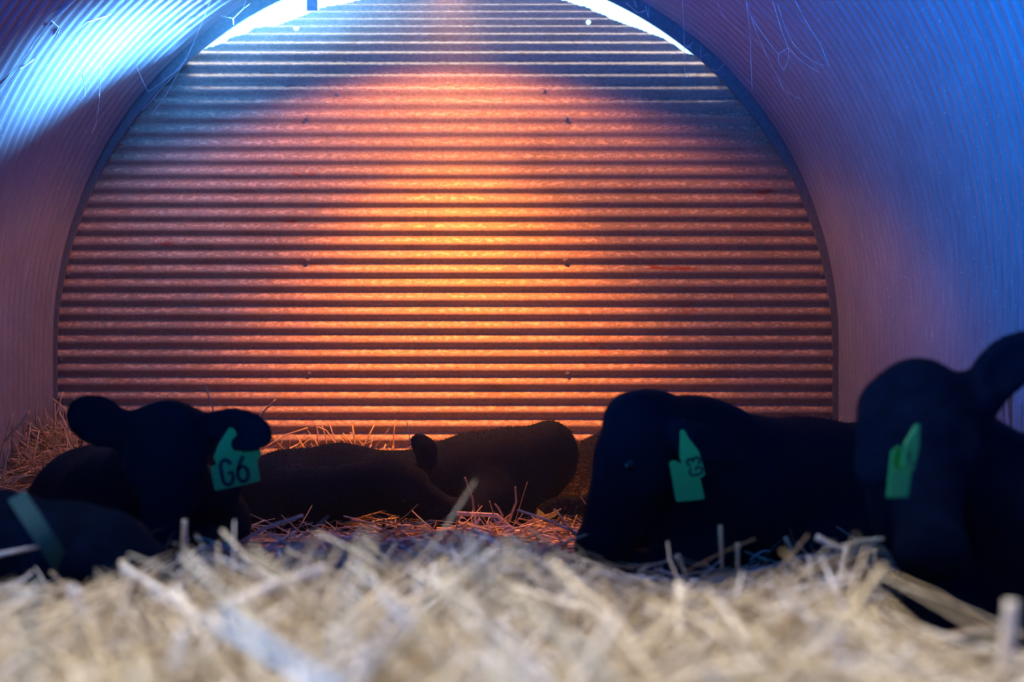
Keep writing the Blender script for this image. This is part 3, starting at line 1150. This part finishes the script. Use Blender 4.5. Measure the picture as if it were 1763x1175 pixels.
c_g3, V, F = calf('calf', 'black calf in profile right of centre, wearing the green tag G3', fl, P(1250, 960, 4.5), eyes)
fur_on(V, F, 14000, 0.012, c_g3)
yy = 4.00
big = plate('ear_tag', [P(x, y, yy) for x, y in rounded([(1152, 796), (1160, 792), (1204, 815), (1214, 860), (1164, 865)], 4)], 0.003, M_TAG, c_g3)
small = plate('ear_tag', [P(x, y, yy - 0.018) for x, y in rounded([(1171, 741), (1178, 740), (1186, 755), (1203, 777), (1215, 818), (1208, 823), (1185, 823), (1178, 812), (1170, 786)], 3)], 0.003, M_TAG, c_g3)
for t_, lb in ((big, 'plain green ear tag behind the small one'), (small, 'small green ear tag marked G3')):
    fixp(t_[0], c_g3)
    t_[0]['label'] = lb
yy -= 0.018
# the characters read upwards along the tag
ey = -(P(1203, 786, yy) - P(1180, 792, yy)).normalized()
ex = (P(1182, 785, yy) - P(1190, 816, yy)).normalized()
o_ = P(1210, 815, yy)
hgt = 22 * yy / FOC
st = [[(x * hgt, y * hgt) for x, y in l2] for l2 in glyph('G', 0, 0.55) + glyph('3', 0.78, 0.55)]
lt = stroke_text('lettering', st, o_, ex, ey, small[1], 0.0065, M_INK, small[0])
lt['label'] = 'black characters G3'

# --- nearest calf at the right edge
Y0 = 3.05
fl = Field(0.011, 0.035)
eyes = head(fl, P(1585, 640, Y0), (-0.03, -0.50, -0.86), (0.0, -0.86, 0.50), 1.05)
fl.ell(P(1580, 700, Y0 + 0.1), (0.115, 0.11, 0.085), k=0.05)
ea0, ea1 = P(1668, 690, Y0 + 0.05), P(1775, 590, Y0 + 0.06)
d_ = np.array(ea1 - ea0)
ln = np.linalg.norm(d_)
d_ /= ln
nr = unit(np.array((0.05, -1, 0.1)) - d_ * np.dot((0.05, -1, 0.1), d_))
wv = np.cross(d_, nr)
fl.cone(P(1640, 705, Y0 + 0.08), 0.058, P(1690, 680, Y0 + 0.06), 0.048)
fl.ell(ea0 + Vector(d_) * ln * 0.58, (ln * 0.52, 0.024, 0.060), (d_, nr, wv), k=0.025)
fl.ell(ea0 + Vector(d_) * ln * 0.58 + Vector(nr) * 0.026, (ln * 0.36, 0.018, 0.036), (d_, nr, wv), k=0.012, sub=True)
d_ = unit((-0.35, -0.5, -1.0))
fl.cone(P(1520, 700, Y0 + 0.04), 0.050, P(1508, 735, Y0 - 0.02), 0.042)
fl.ell(P(1520, 770, Y0 - 0.05), (0.095, 0.022, 0.055), (d_, (-0.5, -1, 0.5), (1, -0.3, -0.3)), k=0.02)
fl.chain([(P(1590, 760, Y0 + 0.15), 0.14), (P(1640, 850, Y0 + 0.25), 0.18), (P(1735, 930, Y0 + 0.40), 0.245), (P(1800, 960, 3.8), 0.26), (P(1765, 970, 4.15), 0.245)], k=0.07)
fl.ell(P(1715, 985, Y0 + 0.25), (0.20, 0.18, 0.19), k=0.06)
fl.ell(P(1740, 880, Y0 + 0.2), (0.17, 0.15, 0.16), k=0.06)
for dx in (-0.10, 0.16):
    k0 = P(1700, 1060, Y0 + 0.15) + Vector((dx, 0, 0))
    fl.chain([(k0, 0.095), (k0 + Vector((-0.02, -0.22, -0.03)), 0.065), (k0 + Vector((0.02, 0.0, -0.06)), 0.05)], k=0.05)
c_e, V, F = calf('calf', 'nearest black calf, cut off by the right edge, one ear raised', fl, P(1700, 1120, 3.3), eyes)
fur_on(V, F, 8000, 0.012, c_e)
# its tag is seen almost edge-on: two leaves turned away
ya = Y0 - 0.22


def T(x, y, dd):
    return P(x, y, ya + dd * 0.45)


big = plate('ear_tag', [T(1535, 778, -0.01), T(1547, 768, 0.02), T(1570, 800, 0.09), T(1563, 856, 0.09), T(1527, 858, -0.01)], 0.003, M_TAG, c_e)
small = plate('ear_tag', [T(1575, 733, -0.01), T(1583, 731, 0.0), T(1582, 770, 0.05), T(1572, 812, 0.05), T(1553, 804, -0.03), T(1556, 765, -0.03)], 0.003, M_TAG, c_e)
for t_, lb in ((big, 'green ear tag turned edge-on, lower leaf'), (small, 'green ear tag turned edge-on, upper leaf')):
    fixp(t_[0], c_e)
    t_[0]['label'] = lb
ex = (T(1578, 800, 0.05) - T(1556, 796, -0.03)).normalized()
nrm = small[1]
ex = (ex - nrm * ex.dot(nrm)).normalized()
ey = nrm.cross(ex)
if ey.z < 0:
    ey = -ey
hgt = 30 * ya / FOC
st = [[(x * hgt, y * hgt) for x, y in l2] for l2 in [arc(0.5, 0.5, 0.30, 0.5, 0, 360, 18)]]
lt = stroke_text('lettering', st, (T(1557, 800, 0.0)), ex, ey, nrm, 0.010, M_INK, small[0])
lt['label'] = 'dark printed character, unreadable at this angle'

# --- calf cut off by the left edge, with a collar
Y0 = 3.0
fl = Field(0.011, 0.035)
fl.chain([(P(-190, 1010, 3.25), 0.25), (P(-90, 975, 3.15), 0.19), (P(0, 930, 3.02), 0.098), (P(120, 945, 2.98), 0.088), (P(180, 950, 2.95), 0.085)], k=0.05)
eyes = head(fl, P(178, 905, 2.95), (0.80, -0.30, -0.52), (0.35, -0.45, 0.80), 0.80,
            ears=((1, ((0.1, 0.7, 0.5), (0.3, -0.6, 0.5), 0.12, 0.045)), (-1, ((-0.2, -0.8, -0.25), (0.4, -0.5, 0.5), 0.12, 0.045))))
fl.chain([(P(-150, 1060, 3.1), 0.10), (P(-60, 1090, 2.95), 0.06), (P(-140, 1100, 2.95), 0.05)], k=0.05)
c_f, V, F = calf('calf', 'black calf cut off by the left edge, wearing a teal collar', fl, P(-120, 1080, 3.1), eyes)
fur_on(V, F, 5000, 0.012, c_f)
# collar: band round the neck
pa, pb = P(34, 862, 3.0), P(128, 1004, 3.0)
cc = (pa + pb) / 2
e1 = (pa - pb).normalized()
rad = (pa - pb).length / 2 * 1.10
e2 = Vector((-0.33, 1, -0.05)).normalized()
e2 = (e2 - e1 * e2.dot(e1)).normalized()
e3 = e1.cross(e2)
va, fa = [], []
nn_ = 48
for k in range(nn_):
    a = 2 * math.pi * k / nn_
    o1 = e1 * math.cos(a) * rad + e2 * math.sin(a) * rad * 1.45
    for w_, r_ in ((-0.019, 1.0), (0.019, 1.0), (0.019, 0.96), (-0.019, 0.96)):
        va.append(cc + o1 * r_ + e3 * w_)
for k in range(nn_):
    for q in range(4):
        a, b = k * 4, ((k + 1) % nn_) * 4
        fa.append((a + q, a + (q + 1) % 4, b + (q + 1) % 4, b + q))
co = mesh_obj('collar', va, fa, M_COLLAR, c_f, smooth=False)
co['label'] = 'teal webbing collar'

# ------------------------------------------------------------------ single straws that stand out


def tube(name, pts, radii, mat, nside=7, flat=0.55, tone=0.6):
    pts = [Vector(p) for p in pts]
    va, fa = [], []
    for i, p in enumerate(pts):
        t = (pts[min(i + 1, len(pts) - 1)] - pts[max(i - 1, 0)]).normalized()
        s = t.cross(Vector((0, 1, 0.01))).normalized()
        u = t.cross(s)
        for k in range(nside):
            a = 2 * math.pi * k / nside
            va.append(p + s * math.cos(a) * radii[i] + u * math.sin(a) * radii[i] * flat)
    for i in range(len(pts) - 1):
        for k in range(nside):
            a, b = i * nside, (i + 1) * nside
            fa.append((a + k, a + (k + 1) % nside, b + (k + 1) % nside, b + k))
    fa.append(tuple(range(nside))[::-1])
    fa.append(tuple((len(pts) - 1) * nside + k for k in range(nside)))
    o = mesh_obj(name, va, fa, mat)
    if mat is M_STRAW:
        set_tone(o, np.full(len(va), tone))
    return o


def straw(pix, width_px, label, tone=0.6, group='single straws standing out of the bedding'):
    """pix: (px, py, depth) down the stem"""
    pts = [P(*p) for p in pix]
    fine = []
    for a, b in zip(pts[:-1], pts[1:]):
        for k in range(4):
            fine.append(a.lerp(b, k / 4))
    fine.append(pts[-1])
    yv = sum(p[2] for p in pix) / len(pix)
    r = width_px * yv / FOC / 2
    o = tube('straw_stem', fine, [r * (1 - 0.35 * k / len(fine)) for k in range(len(fine))], M_STRAW, tone=tone)
    return tag(o, label, 'straw', group)


straw([(398, 945, 4.3), (455, 910, 4.3), (522, 888, 4.3)], 7, 'long pale straw slanting up in front of the sleeping calf', 0.75)
straw([(375, 745, 5.2), (366, 700, 5.2), (353, 665, 5.2)], 3.2, 'thin straw standing above the ear with the G6 tag, its left side', 0.5)
straw([(438, 730, 6.6), (455, 708, 6.6), (475, 688, 6.6)], 4, 'short straw slanting up right of the ear with the G6 tag', 0.45)
straw([(707, 765, 6.0), (703, 742, 6.0), (700, 724, 6.0)], 1.8, 'thin pale straw rising over the sleeping calf\'s ear', 0.9)
straw([(548, 765, 7.2), (546, 735, 7.2), (562, 742, 7.2), (580, 768, 7.2)], 3, 'hooked straw bent over at the foot of the end wall', 0.6)
straw([(450, 775, 7.3), (490, 750, 7.3), (530, 737, 7.3)], 3, 'curved straw fanning right at the foot of the end wall', 0.6)
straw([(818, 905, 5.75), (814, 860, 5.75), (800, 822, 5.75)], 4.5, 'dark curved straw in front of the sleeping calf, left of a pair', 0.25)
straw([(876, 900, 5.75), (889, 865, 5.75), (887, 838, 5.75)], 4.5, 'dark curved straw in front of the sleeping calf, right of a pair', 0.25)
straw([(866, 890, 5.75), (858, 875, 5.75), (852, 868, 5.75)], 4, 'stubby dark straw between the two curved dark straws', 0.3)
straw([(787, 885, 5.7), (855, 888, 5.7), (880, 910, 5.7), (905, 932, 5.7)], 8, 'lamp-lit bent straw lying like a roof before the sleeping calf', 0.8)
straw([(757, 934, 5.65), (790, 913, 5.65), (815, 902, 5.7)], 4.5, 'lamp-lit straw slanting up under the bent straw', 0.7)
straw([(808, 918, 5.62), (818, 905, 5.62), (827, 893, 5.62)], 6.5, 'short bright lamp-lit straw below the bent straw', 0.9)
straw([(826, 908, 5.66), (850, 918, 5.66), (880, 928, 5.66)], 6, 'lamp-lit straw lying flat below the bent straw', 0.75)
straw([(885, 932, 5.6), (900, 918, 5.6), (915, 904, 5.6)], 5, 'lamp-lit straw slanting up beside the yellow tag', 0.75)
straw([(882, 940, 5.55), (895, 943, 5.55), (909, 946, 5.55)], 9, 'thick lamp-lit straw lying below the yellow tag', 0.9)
straw([(798, 1005, 3.6), (786, 975, 3.6), (772, 935, 3.6)], 15, 'broad pale blurred straw standing at the middle of the bedding', 0.85)
straw([(318, 985, 3.0), (317, 940, 3.0), (318, 895, 3.0)], 13, 'blurred grey-green straw standing against the chest of the G6 calf', 0.55)
straw([(1405, 925, 3.1), (1430, 938, 3.1), (1455, 948, 3.1)], 12, 'pale straw stub pointing up left, left of the nearest calf', 0.8)
straw([(1435, 1075, 3.0), (1443, 1010, 3.05), (1458, 940, 3.1)], 14, 'long upright straw left of the nearest calf', 0.85)
straw([(1440, 945, 3.15), (1480, 932, 3.15), (1522, 928, 3.1)], 9, 'straw lying across the top of the tuft beside the nearest calf', 0.6)
straw([(1512, 1045, 3.0), (1508, 990, 3.0), (1505, 945, 3.0)], 11, 'upright straw touching the flank of the nearest calf', 0.5)
straw([(1465, 1000, 2.9), (1490, 1040, 2.9), (1505, 1070, 2.9)], 11, 'straw slanting down right under the tuft by the nearest calf', 0.6)
straw([(1175, 1150, 2.0), (1172, 1080, 2.05), (1170, 1005, 2.1)], 24, 'broad upright straw below the G3 calf\'s chest', 0.8)
straw([(1322, 1005, 2.6), (1345, 1035, 2.6), (1362, 1075, 2.6)], 12, 'pale straw slanting down right below the G3 calf', 0.9)
straw([(1510, 1140, 2.1), (1545, 1105, 2.1), (1575, 1075, 2.1)], 13, 'straw slanting up in front of the nearest calf\'s legs', 0.7)
straw([(1728, 1175, 1.6), (1735, 1110, 1.6), (1742, 1035, 1.6)], 34, 'thick blurred straw standing at the lower right corner', 0.85)
straw([(300, 1175, 1.5), (310, 1130, 1.5), (318, 1085, 1.5)], 38, 'broad white blurred straw standing at the lower left', 1.0)
straw([(170, 1090, 1.9), (140, 1050, 1.9), (122, 1010, 1.9)], 24, 'pale blurred straw leaning left below the collared calf', 1.0)
straw([(215, 1075, 2.3), (222, 1025, 2.3), (212, 965, 2.3)], 20, 'greenish blurred straw standing right of the collared calf', 0.65)
straw([(800, 1085, 1.9), (850, 1072, 1.9), (895, 1058, 1.9)], 22, 'white blurred straw lying at the middle of the foreground', 1.0)
straw([(385, 1050, 1.9), (470, 1010, 2.0), (560, 980, 2.1)], 24, 'long pale blurred straw lying aslant at left of the foreground', 0.95)
straw([(625, 1175, 1.45), (632, 1145, 1.45), (640, 1115, 1.45)], 46, 'broad white blurred straw end at the bottom edge', 1.0)
straw([(1030, 1060, 2.0), (950, 1035, 2.05), (880, 1010, 2.1)], 20, 'long pale blurred straw lying aslant at centre foreground', 0.75)
straw([(1070, 985, 3.6), (1078, 1000, 3.6), (1085, 1015, 3.6)], 7, 'short straw before the G3 calf\'s jaw', 0.5)
straw([(1165, 955, 3.4), (1175, 978, 3.4), (1186, 1000, 3.4)], 9, 'dim straw slanting over the G3 calf\'s brisket', 0.4)
straw([(1240, 905, 3.4), (1242, 950, 3.4), (1243, 985, 3.4)], 8, 'dim upright straw against the G3 calf, left of a pair', 0.3)
straw([(1270, 935, 3.4), (1270, 965, 3.4), (1270, 990, 3.4)], 9, 'dim upright straw against the G3 calf, right of a pair', 0.4)
straw([(1352, 925, 3.6), (1365, 955, 3.6), (1374, 985, 3.6)], 8, 'dim straw leaning left against the flank of the G3 calf', 0.4)
# beside the left wall and in the back left corner
straw([(0, 790, 6.6), (12, 745, 6.6), (22, 712, 6.6)], 4, 'straw leaning up the left wall at the picture edge', 0.5)
straw([(8, 760, 6.5), (30, 735, 6.5), (51, 708, 6.5)], 5, 'forked straw leaning right against the left wall', 0.5)
straw([(26, 738, 6.5), (45, 727, 6.5), (60, 738, 6.5)], 2.5, 'thin bent straw branching from the forked one', 0.55)
straw([(4, 828, 6.0), (10, 795, 6.0), (16, 768, 6.0)], 4.5, 'short upright straw by the left wall', 0.6)
straw([(0, 834, 5.9), (25, 826, 5.9), (48, 820, 5.9)], 2.5, 'thin straw lying toward the G6 calf\'s back by the left wall', 0.6)
straw([(90, 687, 7.45), (105, 699, 7.4), (119, 711, 7.4)], 4, 'topmost straw of the pile in the back left corner', 0.7)
straw([(95, 740, 7.4), (95, 715, 7.4), (94, 695, 7.4)], 3.5, 'upright straw of the pile against the wall rim', 0.6)
straw([(87, 738, 7.35), (110, 737, 7.35), (133, 738, 7.3)], 3, 'level straw across the pile in the back left corner', 0.7)
straw([(116, 788, 7.2), (116, 770, 7.2), (116, 754, 7.2)], 3.5, 'short upright straw before the pile in the back left corner', 0.75)
straw([(118, 741, 7.2), (124, 734, 7.2), (129, 727, 7.2)], 4, 'short crossing straw beside the calf\'s left ear', 0.6)
straw([(92, 763, 7.25), (112, 768, 7.25), (135, 757, 7.2)], 3.5, 'sagging straw in the back left corner', 0.65)

# ------------------------------------------------------------------ cobwebs


def arch_depth(px, py):
    """depth at which the ray through a pixel meets the curved roof"""
    u, w = (px - VX) / FOC, (VY - py) / FOC
    a, b, c_ = u * u + w * w, -2 * (u * AX + w * AZ), AX * AX + AZ * AZ - AR * AR
    return (-b + math.sqrt(b * b - 4 * a * c_)) / (2 * a)


def cobweb(lines, r, label, lying=False):
    """one web: several dusty threads, each a list of (px, py, depth)"""
    allv, allf, off = [], [], 0
    y_of = lambda px, py: min(7.66, arch_depth(px, py) * 0.996)
    y0 = y_of(*lines[0][0][:2])
    for ln_ in lines:
        pts = [P(p[0], p[1], y_of(p[0], p[1]) if lying else y0) for p in ln_]
        fine = []
        for a, b in zip(pts[:-1], pts[1:]):
            for k in range(5):
                t = k / 5
                fine.append(a.lerp(b, t) - Vector((0, 0, 0.05 * (b - a).length * t * (1 - t) * 4 * 0.3)))
        fine.append(pts[-1])
        for i, p in enumerate(fine):
            t = (fine[min(i + 1, len(fine) - 1)] - fine[max(i - 1, 0)]).normalized()
            s = t.cross(Vector((0, 1, 0.01))).normalized()
            u = t.cross(s)
            rr = r * random.uniform(0.4, 1.1)
            for k in range(5):
                a = 2 * math.pi * k / 5
                allv.append(p + s * math.cos(a) * rr + u * math.sin(a) * rr)
        for i in range(len(fine) - 1):
            for k in range(5):
                a, b = off + i * 5, off + (i + 1) * 5
                allf.append((a + k, a + (k + 1) % 5, b + (k + 1) % 5, b + k))
        off += len(fine) * 5
    o = mesh_obj('cobweb', allv, allf, M_WEB)
    return tag(o, label, 'cobweb', 'dusty cobwebs hanging from the roof')


cobweb([[(362, 0, 7.3), (335, 70, 7.4), (312, 115, 7.5), (280, 150, 7.55), (245, 190, 7.6)], [(335, 70, 7.4), (322, 100, 7.5), (300, 125, 7.6), (255, 158, 7.6)],
        [(312, 115, 7.5), (285, 165, 7.6), (262, 195, 7.65)]], 0.0022, 'long dusty cobweb along the upper left rim below the bright gap', lying=True)
cobweb([[(380, 27, 7.3), (401, 32, 7.35), (418, 15, 7.4), (424, 0, 7.4)], [(401, 32, 7.35), (402, 42, 7.35)], [(418, 15, 7.4), (430, 6, 7.4)]], 0.0024, 'small looped cobweb beside the bright left gap')
cobweb([[(132, 65, 6.5), (138, 115, 6.5), (146, 150, 6.5), (147, 167, 6.5)], [(146, 150, 6.5), (142, 128, 6.5)]], 0.0016, 'thin hanging cobweb thread at upper left, longest of three')
cobweb([[(174, 105, 6.8), (171, 175, 6.8), (165, 215, 6.8), (158, 230, 6.8)]], 0.0013, 'faint hanging cobweb thread right of the longest one')
cobweb([[(235, 115, 7.2), (247, 142, 7.25), (256, 160, 7.3)]], 0.0014, 'short slanting cobweb thread meeting the left rim')
cobweb([[(0, 155, 5.75), (35, 108, 5.8), (60, 70, 5.85), (88, 35, 5.9), (130, 0, 5.9)], [(60, 70, 5.85), (52, 85, 5.85)], [(88, 35, 5.9), (103, 48, 5.9), (95, 65, 5.9)], [(35, 118, 5.8), (58, 102, 5.85)]], 0.004, 'thick dusty cobweb strand across the upper left corner', lying=True)
cobweb([[(150, 38, 6.4), (190, 25, 6.5), (215, 0, 6.6)], [(130, 55, 6.4), (150, 38, 6.4)]], 0.002, 'cobweb thread sagging under the roof at the upper left', lying=True)
cobweb([[(1175, 0, 7.2), (1177, 40, 7.2), (1178, 78, 7.2), (1179, 118, 7.2), (1178, 135, 7.2)], [(1178, 78, 7.2), (1186, 80, 7.2), (1193, 72, 7.2)], [(1186, 80, 7.2), (1190, 84, 7.2)], [(1177, 85, 7.2), (1186, 80, 7.2)]], 0.0016, 'straight hanging cobweb thread with a knot, beside the right gap')
cobweb([[(1078, 5, 7.4), (1086, 12, 7.4), (1098, 22, 7.4), (1112, 18, 7.4)], [(1112, 10, 7.4), (1116, 30, 7.4)], [(1118, 8, 7.4), (1116, 30, 7.4)], [(1092, 0, 7.4), (1096, 12, 7.4)]], 0.0022, 'tangled cobweb glowing above the bright right gap')
cobweb([[(1284, 0, 6.7), (1292, 60, 6.7), (1293, 110, 6.7), (1295, 155, 6.7)], [(1284, 0, 6.7), (1300, 50, 6.7), (1320, 95, 6.7), (1335, 125, 6.7), (1350, 155, 6.7), (1380, 172, 6.7)]], 0.0015, 'hanging cobweb thread and its slanting twin on the right roof')
cobweb([[(1330, 0, 6.5), (1345, 50, 6.5), (1357, 82, 6.5), (1380, 105, 6.5), (1410, 125, 6.5)], [(1337, 0, 6.5), (1352, 48, 6.5), (1366, 75, 6.5), (1385, 95, 6.5), (1412, 112, 6.5), (1430, 108, 6.5)],
        [(1357, 82, 6.5), (1340, 93, 6.5), (1341, 108, 6.5), (1350, 122, 6.5), (1358, 100, 6.5), (1357, 82, 6.5)], [(1340, 93, 6.5), (1320, 68, 6.5), (1295, 30, 6.5)]], 0.0017, 'branching net-like cobweb at the upper right')
cobweb([[(1235, 5, 7.0), (1247, 30, 7.0), (1262, 44, 7.0), (1290, 65, 7.0)], [(1235, 0, 7.0), (1270, 25, 7.0), (1300, 60, 7.0)]], 0.0014, 'curved cobweb threads left of the net-like cobweb')
cobweb([[(1207, 80, 7.5), (1206, 98, 7.5), (1220, 93, 7.5)], [(1206, 98, 7.5), (1207, 110, 7.5)], [(1225, 120, 7.5), (1236, 122, 7.5), (1255, 100, 7.5)]], 0.0015, 'small ragged cobweb at the right rim below the gap')
cobweb([[(1368, 0, 6.2), (1390, 40, 6.2), (1412, 75, 6.2), (1428, 115, 6.2)]], 0.0013, 'long faint cobweb thread at the far upper right')
